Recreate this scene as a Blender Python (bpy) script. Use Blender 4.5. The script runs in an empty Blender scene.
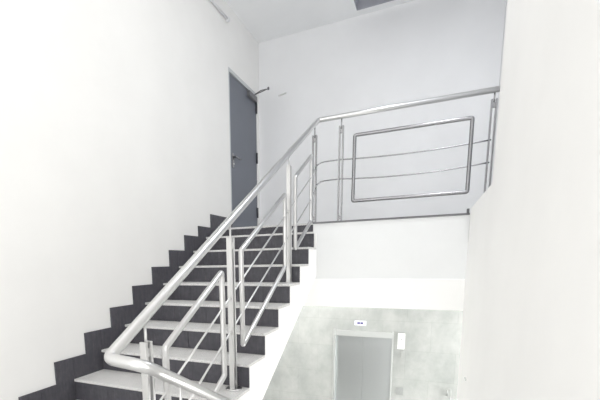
import bpy, bmesh, math
from mathutils import Vector, Matrix

scene = bpy.context.scene
COL = scene.collection

# ------------------------------------------------------------------ helpers
class MB:
    """collects shapes into one mesh"""
    def __init__(self):
        self.bm = bmesh.new()

    def box(self, x0, x1, y0, y1, z0, z1, bev=0.0):
        tmp = bmesh.new()
        bmesh.ops.create_cube(tmp, size=1.0)
        for v in tmp.verts:
            v.co = Vector((x0 + (v.co.x + .5) * (x1 - x0), y0 + (v.co.y + .5) * (y1 - y0), z0 + (v.co.z + .5) * (z1 - z0)))
        if bev:
            bmesh.ops.bevel(tmp, geom=tmp.edges[:], offset=bev, segments=2, affect='EDGES', profile=.5)
        self.merge(tmp)
        return self

    def prism(self, pts, axis, a, b, bev=0.0):
        """extrude polygon pts along axis ('x': pts are (y,z); 'y': (x,z); 'z': (x,y))"""
        tmp = bmesh.new()
        def mk(p, t):
            return {'x': (t, p[0], p[1]), 'y': (p[0], t, p[1]), 'z': (p[0], p[1], t)}[axis]
        A = [tmp.verts.new(mk(p, a)) for p in pts]
        B = [tmp.verts.new(mk(p, b)) for p in pts]
        tmp.faces.new(A)
        tmp.faces.new(B[::-1])
        n = len(pts)
        for i in range(n):
            tmp.faces.new((A[i], B[i], B[(i + 1) % n], A[(i + 1) % n]))
        bmesh.ops.recalc_face_normals(tmp, faces=tmp.faces[:])
        if bev:
            bmesh.ops.bevel(tmp, geom=tmp.edges[:], offset=bev, segments=2, affect='EDGES', profile=.5)
        self.merge(tmp)
        return self

    def cyl(self, c, axis, r, h, seg=28, r2=None):
        d = {'x': Vector((1, 0, 0)), 'y': Vector((0, 1, 0)), 'z': Vector((0, 0, 1))}[axis]
        c = Vector(c)
        return self.lathe(c, d, [(0, r), (h, r if r2 is None else r2)], seg)

    def lathe(self, c, d, prof, seg=28):
        """rings (distance along d, radius) around the axis, capped"""
        c = Vector(c); d = Vector(d).normalized()
        u = d.orthogonal().normalized(); w = d.cross(u)
        tmp = bmesh.new(); rings = []
        for t, r in prof:
            rings.append([tmp.verts.new(c + d * t + (u * math.cos(2 * math.pi * i / seg) + w * math.sin(2 * math.pi * i / seg)) * r) for i in range(seg)])
        for a, b in zip(rings, rings[1:]):
            for i in range(seg):
                f = tmp.faces.new((a[i], a[(i + 1) % seg], b[(i + 1) % seg], b[i])); f.smooth = True
        tmp.faces.new(rings[0][::-1]); tmp.faces.new(rings[-1])
        bmesh.ops.recalc_face_normals(tmp, faces=tmp.faces[:])
        self.merge(tmp)
        return self

    def tube(self, path, r, seg=20, closed=False):
        path = [Vector(p) for p in path]
        tmp = bmesh.new(); n = len(path)
        if closed:
            T = [(path[(i + 1) % n] - path[i - 1]).normalized() for i in range(n)]
        else:
            T = [(path[min(i + 1, n - 1)] - path[max(i - 1, 0)]).normalized() for i in range(n)]
        u = T[0].orthogonal().normalized(); rings = []
        for i in range(n):
            u = (u - T[i] * u.dot(T[i])).normalized()
            w = T[i].cross(u)
            # keep the tube's width through mitred corners
            k = 1.0
            rings.append([tmp.verts.new(path[i] + (u * math.cos(2 * math.pi * j / seg) + w * math.sin(2 * math.pi * j / seg)) * r * k) for j in range(seg)])
        pairs = list(zip(rings, rings[1:]))
        for a, b in pairs:
            for i in range(seg):
                f = tmp.faces.new((a[i], a[(i + 1) % seg], b[(i + 1) % seg], b[i])); f.smooth = True
        if closed:
            a, b = rings[-1], rings[0]
            best = min(range(seg), key=lambda s: sum((a[i].co - b[(i + s) % seg].co).length for i in range(seg)))
            for i in range(seg):
                f = tmp.faces.new((a[i], a[(i + 1) % seg], b[(i + 1 + best) % seg], b[(i + best) % seg])); f.smooth = True
        else:
            tmp.faces.new(rings[0][::-1]); tmp.faces.new(rings[-1])
        bmesh.ops.recalc_face_normals(tmp, faces=tmp.faces[:])
        self.merge(tmp)
        return self

    def merge(self, tmp):
        me = bpy.data.meshes.new('tmp')
        tmp.to_mesh(me); tmp.free()
        self.bm.from_mesh(me)
        bpy.data.meshes.remove(me)

    def build(self, name, mat, parent=None):
        me = bpy.data.meshes.new(name)
        self.bm.to_mesh(me); self.bm.free()
        o = bpy.data.objects.new(name, me)
        COL.objects.link(o)
        me.materials.append(mat)
        if parent is not None:
            o.parent = parent
            o.matrix_parent_inverse = world_of(parent).inverted()
        return o


def world_of(o):
    m = o.matrix_basis.copy()
    if o.parent:
        m = world_of(o.parent) @ o.matrix_parent_inverse @ m
    return m


def thing(name, label, cat, loc=(0, 0, 0), group=None):
    o = bpy.data.objects.new(name, None)
    COL.objects.link(o)
    o.location = loc; o.empty_display_size = .1
    o['label'] = label; o['category'] = cat
    if group: o['group'] = group
    return o


def tag(o, label, cat, group=None):
    o['label'] = label; o['category'] = cat
    if group: o['group'] = group
    return o


def struct(o):
    o['kind'] = 'structure'
    return o


def fillet(path, radii, n=8):
    """round the inner corners of a polyline"""
    P = [Vector(p) for p in path]; out = [P[0]]
    for i in range(1, len(P) - 1):
        r = radii[i - 1]
        a = (P[i - 1] - P[i]).normalized(); b = (P[i + 1] - P[i]).normalized()
        ang = a.angle(b)
        t = r / math.tan(ang / 2)
        t = min(t, (P[i - 1] - P[i]).length * .49, (P[i + 1] - P[i]).length * .49)
        for k in range(n + 1):
            s = k / n
            p0 = P[i] + a * t; p2 = P[i] + b * t
            out.append((1 - s) ** 2 * p0 + 2 * s * (1 - s) * P[i] + s * s * p2)
    out.append(P[-1])
    return out


# ---------------------------------------------------------------- materials
def nodes(name):
    m = bpy.data.materials.new(name); m.use_nodes = True
    nt = m.node_tree
    return m, nt, nt.nodes['Principled BSDF']


def coords(nt, scale=(1, 1, 1), rot=(0, 0, 0)):
    tc = nt.nodes.new('ShaderNodeTexCoord'); mp = nt.nodes.new('ShaderNodeMapping')
    mp.inputs['Scale'].default_value = scale; mp.inputs['Rotation'].default_value = rot
    nt.links.new(tc.outputs['Object'], mp.inputs['Vector'])
    return mp.outputs['Vector']


def noise(nt, vec, scale, detail=6, rough=.6):
    n = nt.nodes.new('ShaderNodeTexNoise')
    n.inputs['Scale'].default_value = scale; n.inputs['Detail'].default_value = detail; n.inputs['Roughness'].default_value = rough
    nt.links.new(vec, n.inputs['Vector'])
    return n.outputs['Fac']


def ramp(nt, fac, stops):
    r = nt.nodes.new('ShaderNodeValToRGB')
    el = r.color_ramp.elements
    while len(el) < len(stops): el.new(.5)
    for e, (p, c) in zip(el, stops):
        e.position = p; e.color = (c[0], c[1], c[2], 1)
    nt.links.new(fac, r.inputs['Fac'])
    return r.outputs['Color']


def bump(nt, bsdf, fac, strength, dist=.01):
    b = nt.nodes.new('ShaderNodeBump'); b.inputs['Strength'].default_value = strength; b.inputs['Distance'].default_value = dist
    nt.links.new(fac, b.inputs['Height']); nt.links.new(b.outputs['Normal'], bsdf.inputs['Normal'])


def paint(name, c, rough=.6, var=.02, bmp=.05, spec=.3):
    m, nt, b = nodes(name)
    v = coords(nt)
    f = noise(nt, v, 1.7, 4)
    lo = [x * (1 - var) for x in c]; hi = [min(1, x * (1 + var)) for x in c]
    nt.links.new(ramp(nt, f, [(.3, lo), (.7, hi)]), b.inputs['Base Color'])
    b.inputs['Roughness'].default_value = rough
    b.inputs['Specular IOR Level'].default_value = spec
    bump(nt, b, noise(nt, v, 160, 3), bmp, .004)
    return m


def steel(name, c=(.72, .72, .72), rough=.24, scale=(6, 6, 6), aniso=0.0):
    m, nt, b = nodes(name)
    v = coords(nt, scale)
    f = noise(nt, v, 40, 4)
    b.inputs['Metallic'].default_value = 1
    nt.links.new(ramp(nt, f, [(.3, [x * .95 for x in c]), (.7, c)]), b.inputs['Base Color'])
    rr = nt.nodes.new('ShaderNodeMapRange')
    rr.inputs['To Min'].default_value = rough * .85; rr.inputs['To Max'].default_value = rough * 1.15
    nt.links.new(f, rr.inputs['Value']); nt.links.new(rr.outputs['Result'], b.inputs['Roughness'])
    return m


WALL = paint('white_wall_paint', (.86, .856, .845))
RIGHTW = paint('bright_white_wall_paint', (.925, .92, .91))
BACK = paint('cool_white_wall_paint', (.83, .835, .85))
CEIL = paint('ceiling_paint', (.88, .89, .90))
FASC = paint('landing_edge_paint', (.83, .84, .845))
BEAM = paint('beam_paint', (.95, .948, .94))
STRG = paint('stringer_paint', (.95, .947, .94))
FRAME = paint('door_frame_paint', (.55, .57, .58), .45)
PLASTIC = paint('white_plastic', (.86, .86, .85), .35, .01, .0, .5)
GREYPL = paint('grey_plastic', (.42, .43, .42), .45, .03, .0, .5)
PALEGREY = paint('pale_grey_plastic', (.68, .69, .68), .45, .03, .0, .5)
DARKPL = paint('dark_plastic', (.06, .06, .07), .4, .03, .0, .5)
CALLP = paint('call_plate_grey', (.36, .37, .365), .45, .03, .0, .5)
CONDUIT = paint('conduit_white', (.76, .765, .78), .5, .02, .0, .4)
INK = paint('violet_ink', (.10, .09, .26), .5, .02, .0, .3)
SIGNP = paint('sign_plastic', (.86, .86, .95), .4, .01, .0, .5)
CLOSER = paint('closer_grey', (.17, .17, .18), .45, .03, .0, .5)
EDGE = paint('dark_landing_edge', (.17, .168, .18), .5, .45, .05, .4)
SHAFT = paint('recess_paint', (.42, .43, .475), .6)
DOOR = paint('grey_door_paint', (.150, .163, .196), .42, .04, .02, .5)
STEEL = steel('brushed_steel', (.68, .68, .68), .29)
STEELD = steel('dark_and_shaded_steel', (.33, .33, .34), .26)  # door fittings; on the landing railing it paints in dimmer reflections
LIFT = steel('lift_door_steel', (.58, .605, .61), .36, (30, 30, .6))
LIFTFR = steel('lift_frame_steel', (.70, .72, .71), .45, (30, 30, .6))


def tile_dark():
    m, nt, b = nodes('dark_riser_tile')
    v = coords(nt)
    f = noise(nt, v, 22, 8, .65)
    f2 = noise(nt, coords(nt, (1, 1, .12)), 60, 5, .7)
    mx = nt.nodes.new('ShaderNodeMath'); mx.operation = 'ADD'
    nt.links.new(f, mx.inputs[0]); nt.links.new(f2, mx.inputs[1])
    hf = nt.nodes.new('ShaderNodeMath'); hf.operation = 'MULTIPLY'; hf.inputs[1].default_value = .5
    nt.links.new(mx.outputs[0], hf.inputs[0])
    nt.links.new(ramp(nt, hf.outputs[0], [(.35, (.054, .053, .062)), (.55, (.080, .078, .091)), (.72, (.125, .122, .138))]), b.inputs['Base Color'])
    b.inputs['Roughness'].default_value = .5
    b.inputs['Specular IOR Level'].default_value = .4
    bump(nt, b, f, .08, .004)
    return m


def granite():
    m, nt, b = nodes('pale_granite_tread')
    v = coords(nt)
    f = noise(nt, v, 140, 3, .8)
    g = noise(nt, v, 7, 5, .6)
    c1 = ramp(nt, f, [(.32, (.45, .44, .44)), (.5, (.72, .715, .71)), (.68, (.82, .815, .80))])
    c2 = ramp(nt, g, [(.3, (.88, .88, .88)), (.7, (1, 1, 1))])
    mx = nt.nodes.new('ShaderNodeMix'); mx.data_type = 'RGBA'; mx.blend_type = 'MULTIPLY'; mx.inputs['Factor'].default_value = 1
    nt.links.new(c1, mx.inputs['A']); nt.links.new(c2, mx.inputs['B'])
    nt.links.new(mx.outputs['Result'], b.inputs['Base Color'])
    b.inputs['Roughness'].default_value = .45
    return m


def marble():
    m, nt, b = nodes('pale_marble_tiles')
    v = coords(nt, (1, 1, .75))
    f = noise(nt, v, 2.6, 9, .62)
    d = noise(nt, coords(nt, (1.2, 1, 1)), 4.0, 8, .7)
    c1 = ramp(nt, f, [(.3, (.35, .36, .35)), (.5, (.44, .452, .437)), (.72, (.55, .556, .54))])
    c2 = ramp(nt, d, [(.36, (.90, .91, .905)), (.5, (1, 1, 1)), (.64, (.95, .955, .95))])
    mx = nt.nodes.new('ShaderNodeMix'); mx.data_type = 'RGBA'; mx.blend_type = 'MULTIPLY'; mx.inputs['Factor'].default_value = .9
    nt.links.new(c1, mx.inputs['A']); nt.links.new(c2, mx.inputs['B'])
    # tile joints, laid out in the wall plane (x, z)
    sp = nt.nodes.new('ShaderNodeSeparateXYZ'); cb = nt.nodes.new('ShaderNodeCombineXYZ')
    nt.links.new(coords(nt), sp.inputs[0])
    nt.links.new(sp.outputs['X'], cb.inputs['X']); nt.links.new(sp.outputs['Z'], cb.inputs['Y'])
    br = nt.nodes.new('ShaderNodeTexBrick')
    br.offset = 0.5; br.inputs['Scale'].default_value = 1
    br.inputs['Brick Width'].default_value = .62; br.inputs['Row Height'].default_value = .41
    br.inputs['Mortar Size'].default_value = .003; br.inputs['Mortar Smooth'].default_value = .3
    br.inputs['Color1'].default_value = (1, 1, 1, 1); br.inputs['Color2'].default_value = (.93, .94, .94, 1); br.inputs['Mortar'].default_value = (.84, .85, .84, 1)
    nt.links.new(cb.outputs[0], br.inputs['Vector'])
    m2 = nt.nodes.new('ShaderNodeMix'); m2.data_type = 'RGBA'; m2.blend_type = 'MULTIPLY'; m2.inputs['Factor'].default_value = 1
    nt.links.new(mx.outputs['Result'], m2.inputs['A']); nt.links.new(br.outputs['Color'], m2.inputs['B'])
    nt.links.new(m2.outputs['Result'], b.inputs['Base Color'])
    b.inputs['Roughness'].default_value = .35
    return m


def floor_tile():
    m, nt, b = nodes('grey_floor_tiles')
    br = nt.nodes.new('ShaderNodeTexBrick'); br.offset = 0
    br.inputs['Scale'].default_value = 1; br.inputs['Brick Width'].default_value = .4; br.inputs['Row Height'].default_value = .4
    br.inputs['Mortar Size'].default_value = .004
    br.inputs['Color1'].default_value = (.70, .70, .69, 1); br.inputs['Color2'].default_value = (.76, .755, .74, 1); br.inputs['Mortar'].default_value = (.35, .35, .35, 1)
    nt.links.new(coords(nt), br.inputs['Vector'])
    nt.links.new(br.outputs['Color'], b.inputs['Base Color'])
    b.inputs['Roughness'].default_value = .4
    return m


TILE = tile_dark(); GRAN = granite(); MARB = marble(); FLT = floor_tile()

# --------------------------------------------------------------- dimensions
D, H, W = .29, .1637, 1.325          # going, rise, width of the flight
SO, ST = .157, .163                  # skirting set-back and height
ZL = 1.262                           # upper landing
YF, YR = 2.32, 2.40                  # landing edge, landing rail
XR, XR2 = 1.237, 1.42                # rail lines of the two flights
XW = 2.722                           # right wall
YB = 3.734                           # back wall
ZC = 3.97                            # ceiling
ZH = -4 * H                          # half landing
ZG = ZH - 10 * H                     # lower hall
YE = -6.00                           # end wall with the added window

# -------------------------------------------------------------- the setting
DY0, DY1, DZ1 = 2.735, 3.66, 3.262   # grey door opening
w = MB()
w.box(-.22, 0, YE - .2, DY0, ZG - .2, ZC + .5)
w.box(-.22, 0, DY1, YB + .2, ZG - .2, ZC + .5)
w.box(-.22, 0, DY0, DY1, DZ1, ZC + .5)
w.box(-.22, 0, DY0, DY1, ZG - .2, ZL)
struct(w.build('wall_left', WALL))

w = MB()
w.box(0, 3.2, YB, YB + .2, 1.0, ZC + .5)
struct(w.build('wall_back', BACK))

EX0, EX1, EZ1 = 1.18, 2.0, -.165     # lift opening
w = MB()
w.box(0, EX0, YB, YB + .2, ZG, 1.0)
w.box(EX1, 5.0, YB, YB + .2, ZG, 1.0)
w.box(EX0, EX1, YB, YB + .2, EZ1, 1.0)
struct(w.build('wall_lower_hall', MARB))

w = MB()
VY0, VY1, VZ0, VZ1 = -2.80, -1.35, .20, 3.40      # unseen window added on the half landing for side light
w.box(XW, 3.2, VY1, .95, 1.305, ZC + .5)
w.box(XW, 3.2, YE, VY0, 1.305, ZC + .5)
w.box(XW, 3.2, VY0, VY1, VZ1, ZC + .5)
UY0, UY1, UZ0, UZ1 = .15, 1.60, -2.05, -.75         # low window added beside the lower flight to brighten the stringer
w.box(XW, 3.2, VY1, UY0, ZG, 1.305); w.box(XW, 3.2, UY1, YF - .03, ZG, 1.305)
w.box(XW, 3.2, UY0, UY1, UZ1, 1.305); w.box(XW, 3.2, UY0, UY1, ZG, UZ0)
w.box(XW, 3.2, YE, VY0, ZG, 1.305)
w.box(XW, 3.2, VY0, VY1, ZG, VZ0)
struct(w.build('wall_right', RIGHTW))
w = MB(); w.box(3.03, 3.2, .95, YB, 1.305, ZC + .5); w.box(3.03, 3.2, YF - .03, YB, 1.0, 1.305)
struct(w.build('wall_landing_right', BACK))

# end wall behind the viewer, with a tall window added for frontal light
WX0, WX1, WZ0, WZ1 = .10, 2.62, -.55, 3.85
w = MB()
w.box(0, WX0, YE - .2, YE, ZG, ZC + .5); w.box(WX1, 3.2, YE - .2, YE, ZG, ZC + .5)
w.box(WX0, WX1, YE - .2, YE, WZ1, ZC + .5); w.box(WX0, WX1, YE - .2, YE, ZG, WZ0)
struct(w.build('wall_front', WALL))
win = MB()
for x in (WX0, (WX0 + WX1) / 2 - .03, WX1 - .06): win.box(x, x + .06, YE - .14, YE - .08, WZ0, WZ1)
for z in (WZ0, 1.0, 2.5, WZ1 - .06): win.box(WX0, WX1, YE - .14, YE - .08, z, z + .06)
win = struct(win.build('added_window_1', PLASTIC))
s = MB(); s.box(WX0 - .05, WX1 + .05, YE - .08, YE + .10, WZ0 - .035, WZ0 - .001, .004)
s.build('added_window_sill', PLASTIC, win)

win = MB()
for y in (VY0, (VY0 + VY1) / 2 - .03, VY1 - .06): win.box(XW + .08, XW + .14, y, y + .06, VZ0, VZ1)
for z in (VZ0, 2.2, VZ1 - .06): win.box(XW + .08, XW + .14, VY0, VY1, z, z + .06)
win = struct(win.build('added_window_2', PLASTIC))
s = MB(); s.box(XW - .05, XW + .08, VY0 - .05, VY1 + .05, VZ0 - .035, VZ0 - .001, .004)
s.build('added_window_sill', PLASTIC, win)

win = MB()
for y in (UY0, (UY0 + UY1) / 2 - .03, UY1 - .06): win.box(XW + .08, XW + .14, y, y + .06, UZ0, UZ1)
for z in (UZ0, UZ1 - .06): win.box(XW + .08, XW + .14, UY0, UY1, z, z + .06)
struct(win.build('added_window_3', PLASTIC))

# ceiling with a square recess near the back wall
RX0, RX1, RY0, RY1 = 1.40, 2.65, 2.45, 3.62
w = MB()
w.box(0, 3.03, YE, RY0, ZC, ZC + .5); w.box(0, 3.03, RY1, YB, ZC, ZC + .5)
w.box(0, RX0, RY0, RY1, ZC, ZC + .5); w.box(RX1, 3.03, RY0, RY1, ZC, ZC + .5)
w.box(RX0, RX1, RY0, RY1, ZC + .38, ZC + .5)
struct(w.build('ceiling', CEIL))
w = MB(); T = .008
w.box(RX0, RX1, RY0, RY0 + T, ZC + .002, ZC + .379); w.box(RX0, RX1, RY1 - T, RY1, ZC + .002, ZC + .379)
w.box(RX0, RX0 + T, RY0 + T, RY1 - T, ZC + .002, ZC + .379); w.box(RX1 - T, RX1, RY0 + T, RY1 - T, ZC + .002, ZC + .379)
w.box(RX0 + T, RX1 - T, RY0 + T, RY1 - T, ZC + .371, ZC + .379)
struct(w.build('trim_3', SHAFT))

# upper landing: slab, pale edge face, beam beneath, dark edge strip
XS = 1.215
w = MB(); w.box(0, 3.03, YF + .016, YB, 1.0, ZL)
struct(w.build('floor', FLT))
w = MB(); w.box(XS, XW, YF, YF + .015, .648, ZL - .012)
struct(w.build('trim_1', FASC))
w = MB(); w.box(0, XW, YF - .024, YF + .32, .340, .648, .004); w.box(XW, 5.0, YF - .03, YF + .3, .340, 1.0)
struct(w.build('beam', BEAM))
w = MB(); w.box(XS - .003, XW - .003, YF - .010, YF + .04, ZL - .012, ZL + .006, .002)
w.box(XW - .028, XW - .008, YF - .010, YF + .04, ZL + .006, ZL + .045, .002)
struct(w.build('trim_2', EDGE))
w = MB(); w.box(0, 5.0, YF + .33, YB, .80, 1.0)
struct(w.build('ceiling_lower_hall', CEIL))

# half landing, lower hall floor, far side of the lower hall
w = MB(); w.box(0, XW, YE, -4 * D - .01, ZH - .22, ZH)
struct(w.build('floor_half_landing', FLT))
w = MB(); w.box(0, 5.0, YE, YB, ZG - .2, ZG)
struct(w.build('floor_lower_hall', FLT))
w = MB(); w.box(5.0, 5.2, YF - .03, YB, ZG, 1.0)
struct(w.build('wall_lower_hall_right', WALL))
w = MB(); w.box(3.2, 5.0, YF - .23, YF - .03, ZG, 1.0)
struct(w.build('wall_lower_hall_front', WALL))

# stepped dark skirting along the left wall
w = MB()
for k in range(-4, 8):
    y0, y1 = k * D - SO, (k + 1) * D - SO
    top = k * H + ST if k < 7 else ZL
    w.box(0, .012, y0, k * D - .0018, top - .40, top)
    w.box(0, .012, k * D + .0018, y1, top - .40, top)
w.box(0, .012, 8 * D - SO, 8 * D - .001, ZL - .3, ZL + .158)
w.box(0, .012, 8 * D + .001, DY0, ZL, ZL + .158)
struct(w.build('baseboard_left', TILE))

# ---------------------------------------------------------------- staircase
st = thing('staircase', 'straight staircase with dark grey tiled risers and pale stone treads beside the left wall', 'staircase', (W / 2, -1.16, ZH))
TT = .02
pts = [(-4 * D - .005, ZH - .22), (-4 * D - .005, ZH - TT)]
for k in range(-3, 8):
    pts += [(k * D + .010, (k - 1) * H - TT), (k * D + .010, k * H - TT)]
YE7 = 7 * D + .02
pts += [(YE7, 7 * H - TT), (YE7, .5645 * YE7 - .46), (-3 * D - .05, -.5645 * (3 * D + .05) - .46)]
m = MB(); m.prism(pts, 'x', .0135, W)
m.prism([(YE7, 7 * H - TT), (YF - .002, 7 * H - TT), (YF - .002, .5645 * YF - .46), (YE7, .5645 * YE7 - .46)], 'x', .0135, XS)
m.build('stringer', STRG, st)
for k in range(-3, 9):
    last = k == 8
    z = ZL if last else k * H
    t = MB()
    if last: t.box(.0135, XS - .004, k * D - .008, YF + .0155, z - TT, z + .001, .003)
    elif k == 7:
        t.box(.0135, XS, k * D - .008, YF - .002, z - TT, z, .003)
        t.box(XS - .003, 1.30, k * D - .008, YE7, z - TT, z, .003)
    else: t.box(.0135, (W + .002) if k < 7 else 1.30, k * D - .008, min((k + 1) * D + .010, YF - .002), z - TT, z, .003)
    t.build('tread', GRAN, st)
    r = MB()
    xe = XS - .004 if last else (1.30 if k == 7 else W)
    for a, b in ((.0135, .33), (.3325, .66), (.6625, .99), (.9925, xe)):
        r.box(a, b, k * D, k * D + .0095, (k - 1) * H + .0005, z - TT)
    r.build('riser', TILE, st)

# the flight that goes on down, under the viewer's side of the well
w = MB(); q = []
for k in range(0, 10):
    y = -4 * D + k * D
    q += [(y, ZH - k * H), (y, ZH - (k + 1) * H)] if k else [(y, ZH), (y, ZH - H)]
q = [(-4 * D, ZH - .3), (-4 * D, ZH - H)]
for k in range(1, 10):
    q += [(-4 * D + k * D, ZH - k * H), (-4 * D + k * D, ZH - (k + 1) * H)]
q += [(-4 * D + 9 * D - .35, ZG)]
w.prism(q, 'x', 1.395, XW)
struct(w.build('floor_lower_flight', GRAN))

# ------------------------------------------------------------------ railing
rail = thing('stair_railing', 'brushed steel railing with round handrail, double-bar posts and tube frames along stairs and landing', 'railing', (XR, .235, 0))
zs = lambda y: .974 + .572 * y            # handrail of the flight
z2 = lambda y: .186 - .566 * (y + .40)    # handrail of the flight going down
hp = fillet([(XR2, 1.35, z2(1.35)), (XR2, -.87, z2(-.87)), (XR, -.885, zs(-.885) + .004), (XR, YR - .002, zs(YR) - .008), (3.028, YR, 2.342)],
            [.085, .034, .022], 12)
m = MB(); m.tube(hp, .0255, 24)
m.build('handrail', STEEL, rail)

def post(x, y, z0, ztop, zrail, along, flange=.045, mat=None):
    mat = mat or STEEL
    """two flat bars side by side along the rail, a pin between them up to the handrail, a round foot plate"""
    m = MB(); a, b, dp = .0105, .0255, .018
    for sg in (-1, 1):
        lo, hi = sorted((sg * a, sg * b))
        if along == 'y': m.box(x - dp, x + dp, y + lo, y + hi, z0 + .008, ztop, .002)
        else: m.box(x + lo, x + hi, y - dp, y + dp, z0 + .008, ztop, .002)
    for z in (z0 + .05, ztop - .05):
        if along == 'y': m.box(x - .010, x + .010, y - .0108, y + .0108, z - .02, z + .02)
        else: m.box(x - .0108, x + .0108, y - .010, y + .010, z - .02, z + .02)
    p = m.build('post', mat, rail)
    m = MB(); m.cyl((x, y, ztop - .06), 'z', .0065, zrail - .02 - ztop + .06, 14)
    m.build('pin', mat, p)
    m = MB(); m.lathe((x, y, z0 + .0005), (0, 0, 1), [(0, flange), (.006, flange), (.009, flange - .004)], 32)
    m.build('foot_plate', mat, p)
    return p

post(XR, -.645, -3 * H, .495, zs(-.645), 'y')
post(XR, .232, 0, 1.000, zs(.232), 'y', .055)
post(XR, 1.408, 4 * H, 1.672, zs(1.408), 'y', .031)
post(1.205, 2.380, ZL + .006, 2.185, zs(2.380) - .004, 'x', .030, STEELD)  # landing posts: darker reflections put into the steel colour
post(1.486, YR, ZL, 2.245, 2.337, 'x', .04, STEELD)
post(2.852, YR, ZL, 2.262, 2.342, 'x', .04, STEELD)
post(XR2, -.655, ZH - 2 * H, .20, z2(-.655), 'y')

def frame(corners, r=.018, mat=None):
    path = []
    n = len(corners); C = [Vector(c) for c in corners]
    for i in range(n):
        a = C[i - 1] - C[i]; b = C[(i + 1) % n] - C[i]
        ra = a.normalized(); rb = b.normalized()
        t = .016
        for s in (0, .25, .5, .75, 1):
            p0 = C[i] + ra * t; p2 = C[i] + rb * t
            path.append((1 - s) ** 2 * p0 + 2 * s * (1 - s) * C[i] + s * s * p2)
    m = MB(); m.tube(path, r, 16, True)
    return m.build('panel_frame', mat or STEEL, rail)

frame([(XR, -.505, .436), (XR, .100, .786), (XR, .105, .130), (XR, -.502, -.206)])
frame([(XR, .386, .922), (XR, 1.292, 1.415), (XR, 1.300, .800), (XR, .392, .270)])
frame([(XR, 1.588, 1.612), (XR, 2.135, 1.922), (XR, 2.140, 1.265), (XR, 1.596, .962)])
frame([(1.626, YR, 2.132), (2.690, YR, 2.132), (2.690, YR, 1.470), (1.622, YR, 1.472)], .018, STEELD)  # landing frame, dim reflections painted in by the darker steel

def rod(c, lvl, lift):
    f = lambda y: c + .5645 * y
    m = MB(); m.tube([(XR, -.645, f(-.645)), (XR, 0, f(0)), (XR, 1.4, f(1.4)), (XR, 2.20, f(2.20)), (1.234, 2.28, f(2.28) + .01)], .0065, 10)
    m.build('cross_rod', STEEL, rail)
    e = f(2.28) + .01
    a = [(1.234, 2.28, e)]
    for s_, x, y in ((.3, 1.228, 2.34), (.6, 1.226, 2.385), (.78, 1.238, YR), (.92, 1.268, YR), (.98, 1.31, YR), (1, 1.38, YR)):
        a.append((x, y, e + (lvl - e) * s_))
    n = 14
    for i in range(n + 1):
        s = i / n; x = 1.486 + s * (2.852 - 1.486)
        a.append((x, YR, lvl + .008 * s - lift * 4 * s * (1 - s)))
    m = MB(); m.tube(a, .0065, 10)
    m.build('cross_rod', STEELD, rail)  # landing stretch of the rod, its dimmer reflections painted in
rod(.505, 1.909, .024)
rod(.280, 1.712, .032)

# ---------------------------------------------------------------- grey door
dr = bpy.data.objects.new('door_1', None); COL.objects.link(dr)
dr.location = (0, DY0, ZL); struct(dr)
m = MB()
m.box(-.13, -.002, DY0, DY0 + .03, ZL, DZ1); m.box(-.13, -.062, DY1 - .03, DY1, ZL, DZ1); m.box(-.13, -.002, DY0 + .03, DY1 - .018, DZ1 - .045, DZ1)
m.build('door_frame', FRAME, dr)
m = MB(); m.box(-.060, -.015, DY0 + .033, DY1 - .003, ZL + .006, DZ1 - .05, .003)
leaf = m.build('door_leaf', DOOR, dr)
hy, hz = 2.845, 2.215
m = MB(); m.box(-.016, -.006, hy - .025, hy + .025, hz - .13, hz + .05, .003)
m.lathe((-.010, hy, hz), (1, 0, 0), [(0, .013), (.045, .011), (.055, .011)], 16)
m.tube(fillet([(.028, hy - .005, hz), (.030, hy + .03, hz + .002), (.030, hy + .145, hz - .004)], [.02]), .011, 14)
m.build('door_handle', STEELD, leaf)
m = MB(); m.lathe((-.008, hy, hz - .085), (1, 0, 0), [(0, .011), (.012, .010)], 14)
m.build('lock', STEEL, leaf)
m = MB()
for z in (ZL + .25, 2.3, DZ1 - .27): m.cyl((-.004, DY1 - .022, z), 'z', .014, .15, 14)
m.build('hinge', DARKPL, leaf)
# overhead closer: body on the leaf, bent two-rod arm out into the room
m = MB(); m.box(-.016, .030, 3.33, 3.60, DZ1 - .135, DZ1 - .065, .006)
cl = m.build('door_closer', CLOSER, leaf)
m = MB()
m.tube([(.012, 3.52, DZ1 - .062), (.14, 3.46, DZ1 - .046), (.262, 3.44, DZ1 - .052)], .0065, 10)
m.tube([(.262, 3.44, DZ1 - .048), (.14, 3.54, DZ1 - .026), (.0, 3.615, DZ1 - .014)], .0065, 10)
m.cyl((.262, 3.44, DZ1 - .064), 'z', .014, .03, 14)
m.build('closer_arm', CLOSER, cl)

# ---------------------------------------------------- things on upper walls
m = MB()
m.tube([(.018, y, 3.752 + .02 * (y - 1.0) / 1.7) for y in (-.6, .4, 1.4, 2.2, 2.70)], .016, 16)
o = m.build('conduit', CONDUIT)
tag(o, 'slim pale conduit running along the left wall just below the ceiling', 'conduit')
m = MB(); m.lathe((.018, 2.69, 3.772), (0, 1, 0), [(0, .02), (.012, .027), (.04, .027), (.052, .02)], 18)
m.build('end_cap', CONDUIT, o)
m = MB(); m.prism([(.305, 3.204), (.335, 3.205), (.425, 3.222), (.425, 3.232), (.335, 3.219), (.305, 3.214)], 'y', YB - .022, YB)
tag(m.build('wall_bracket', PALEGREY), 'tiny thin grey bracket on the back wall right of the grey door', 'bracket')

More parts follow.
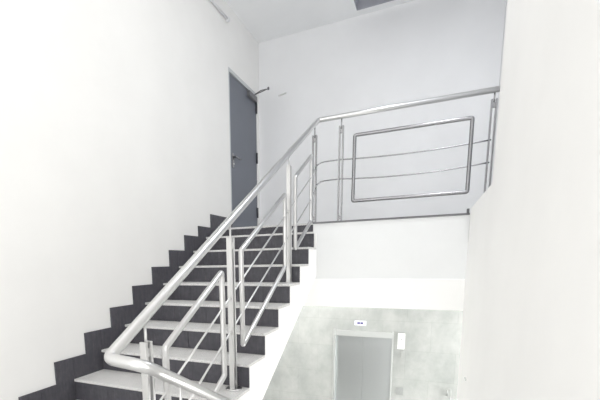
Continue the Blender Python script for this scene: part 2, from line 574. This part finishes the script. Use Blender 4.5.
# --------------------------------------------------------------- lower hall
el = thing('elevator', 'closed two-panel steel elevator door set in the pale marble wall', 'elevator', ((EX0 + EX1) / 2, YB, ZG))
m = MB()
m.box(EX0 - .016, EX0 + .012, YB - .012, YB + .15, ZG + .002, EZ1 + .014, .002); m.box(EX1 - .012, EX1 + .010, YB - .012, YB + .15, ZG + .002, EZ1 + .014, .002)
m.box(EX0 + .012, EX1 - .012, YB - .004, YB + .15, EZ1 - .085, EZ1 - .0, .002)
m.build('door_frame', LIFTFR, el)
xm = (EX0 + EX1) / 2
for a, b in ((EX0 + .012, xm - .0015), (xm + .0015, EX1 - .012)):
    m = MB(); m.box(a, b, YB + .085, YB + .115, ZG + .01, EZ1 - .085, .002)
    m.build('door_panel', LIFT, el)
m = MB(); m.box(EX0 + .012, EX1 - .012, YB - .004, YB + .15, ZG + .0005, ZG + .01)
m.build('door_sill', STEELD, el)

sg = MB(); sg.box(1.468, 1.632, YB - .014, YB, -.084, -.016, .004)
sg = tag(sg.build('sign', SIGNP), 'small white sign with violet marks above the elevator door', 'sign')
m = MB()
for xc in (1.527, 1.572):
    m.box(xc - .019, xc + .019, YB - .0155, YB - .0135, -.064, -.036, .0006)
m.build('sign_marks', INK, sg)

pb = MB(); pb.box(2.064, 2.155, YB - .03, YB, -.388, -.162, .005)
pb = tag(pb.build('indicator_box', PLASTIC), 'tall white indicator box on the marble right of the elevator door', 'indicator')
m = MB(); m.box(2.100, 2.120, YB - .032, YB - .029, -.258, -.238, .001)
m.build('display', GREYPL, pb)
m = MB(); m.box(2.118, 2.138, YB - .016, YB, -.52, -.43, .003)
tag(m.build('key_switch', GREYPL), 'small narrow grey switch on the marble just under the white indicator box', 'switch')
cb = MB(); cb.box(2.072, 2.166, YB - .014, YB, -1.06, -.95, .003)
cb = tag(cb.build('call_button_plate', CALLP), 'small square pale grey call button plate on marble right of the elevator', 'button')
m = MB(); m.lathe((2.119, YB - .013, -1.005), (0, -1, 0), [(0, .022), (.006, .020)], 18)
m.build('button', CALLP, cb)
m = MB()
m.tube(fillet([(2.715, YB, -.99), (2.715, YB - .05, -.95), (2.715, YB - .055, -.885), (2.755, YB - .055, -.885), (2.757, YB - .055, -1.10)], [.02, .02, .02], 6), .010, 12)
tag(m.build('wall_hook', GREYPL), 'small dark grey curved hook on the marble near the right wall', 'hook')
m = MB(); m.box(XW - .010, XW, 1.53, 1.61, -.151, -.137, .002)
tag(m.build('wall_clip', PALEGREY), 'tiny grey clip on the white right wall beside the marble hall', 'clip')

# ceiling lamp added to brighten the lower hall (hidden from here by the beam)
lampo = thing('added_ceiling_lamp', 'flat square white fill lamp added on the lower hall ceiling', 'lamp', (.7, 2.85, .80))
m = MB(); m.box(.3, 1.1, 2.60, 3.10, .752, .80, .006)
m.build('added_lamp_housing', PLASTIC, lampo)

lampo = thing('added_ceiling_lamp', 'flat square white fill lamp added above the landing edge', 'lamp', (2.475, 1.6, ZC))  # unseen lamp added to brighten landing and back wall
m = MB(); m.box(2.27, 2.83 - .15, 1.32, 1.88, ZC - .065, ZC, .006)
m.build('added_lamp_housing', PLASTIC, lampo)

lampo = thing('added_ceiling_lamp', 'long white ceiling fill panel added above the stairs', 'lamp', (1.35, -1.3, ZC))  # unseen panel added to spread fill over the stairs
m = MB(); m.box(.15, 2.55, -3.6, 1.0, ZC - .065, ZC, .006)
m.build('added_lamp_housing', PLASTIC, lampo)

# -------------------------------------------------------------------- light
def area(name, loc, rot, sx, sy, power, col=(1, 1, 1)):
    l = bpy.data.lights.new(name, 'AREA'); l.shape = 'RECTANGLE'; l.size = sx; l.size_y = sy; l.energy = power; l.color = col
    o = bpy.data.objects.new(name, l); COL.objects.link(o); o.location = loc; o.rotation_euler = rot
    return o
R = math.radians
area('added_window_light', ((WX0 + WX1) / 2, YE - .03, (WZ0 + WZ1) / 2), (R(90), 0, 0), WX1 - WX0 - .1, WZ1 - WZ0 - .1, 72, (1, .995, .985))  # light of the added end window
area('added_window_light', (XW + .05, (VY0 + VY1) / 2, (VZ0 + VZ1) / 2), (R(90), 0, R(90)), VY1 - VY0 - .1, VZ1 - VZ0 - .1, 27, (1, .985, .96))  # light of the added half-landing window
area('added_window_light', (XW + .05, (UY0 + UY1) / 2, (UZ0 + UZ1) / 2), (R(90), 0, R(90)), UY1 - UY0 - .1, UZ1 - UZ0 - .1, 26, (1, .99, .97))  # light of the added low window
area('landing_fill_light', (2.475, 1.6, ZC - .075), (0, 0, 0), .36, .5, 21, (.95, .975, 1))  # fill from the added lamp above the landing edge
area('stair_fill_light', (1.35, -1.3, ZC - .075), (0, 0, 0), 2.3, 4.5, 17, (1, .99, .975))  # fill from the added panel above the stairs
area('hall_fill_light', (.7, 2.85, .745), (0, 0, 0),   .75, .45, 16, (1, .99, .97))  # fill from the added lower hall lamp
area('hall_side_fill', (4.95, 2.95, -.7), (R(90), 0, R(90)), 1.4, 2.2, 72, (1, 1, 1))  # added fill for the lower hall, in front of a windowless wall

wd = bpy.data.worlds.new('world'); scene.world = wd; wd.use_nodes = True
wd.node_tree.nodes['Background'].inputs['Color'].default_value = (.92, .96, 1, 1)
wd.node_tree.nodes['Background'].inputs['Strength'].default_value = .3

# ------------------------------------------------------------------- camera
cam = bpy.data.cameras.new('camera'); co = bpy.data.objects.new('camera', cam); COL.objects.link(co)
cam.sensor_width = 36; cam.sensor_fit = 'HORIZONTAL'
cam.lens = 389.5015 / 600 * 36
cam.shift_x = (300 - 243.1277) / 600
cam.shift_y = (327.2824 - 200) / 600
cam.clip_start = .02
yaw, pitch, roll = R(-25.12764), R(-9.4015), R(-1.03336)
F = Vector((math.sin(yaw) * math.cos(pitch), math.cos(yaw) * math.cos(pitch), math.sin(pitch)))
X0 = Vector((math.cos(yaw), -math.sin(yaw), 0)); U0 = X0.cross(F)
Xc = X0 * math.cos(roll) + U0 * math.sin(roll); Uc = -X0 * math.sin(roll) + U0 * math.cos(roll)
M = Matrix((Xc, Uc, -F)).transposed().to_4x4()
M.translation = Vector((2.37694, -2.03122, .84109))
co.matrix_world = M
scene.camera = co

scene.view_settings.view_transform = 'Standard'
scene.view_settings.look = 'None'
scene.view_settings.gamma = 1
scene.view_settings.use_curve_mapping = False
scene.view_settings.exposure = 0.18
scene.cycles.max_bounces = 14
scene.cycles.diffuse_bounces = 8
scene.cycles.glossy_bounces = 6
scene.cycles.use_denoising = True
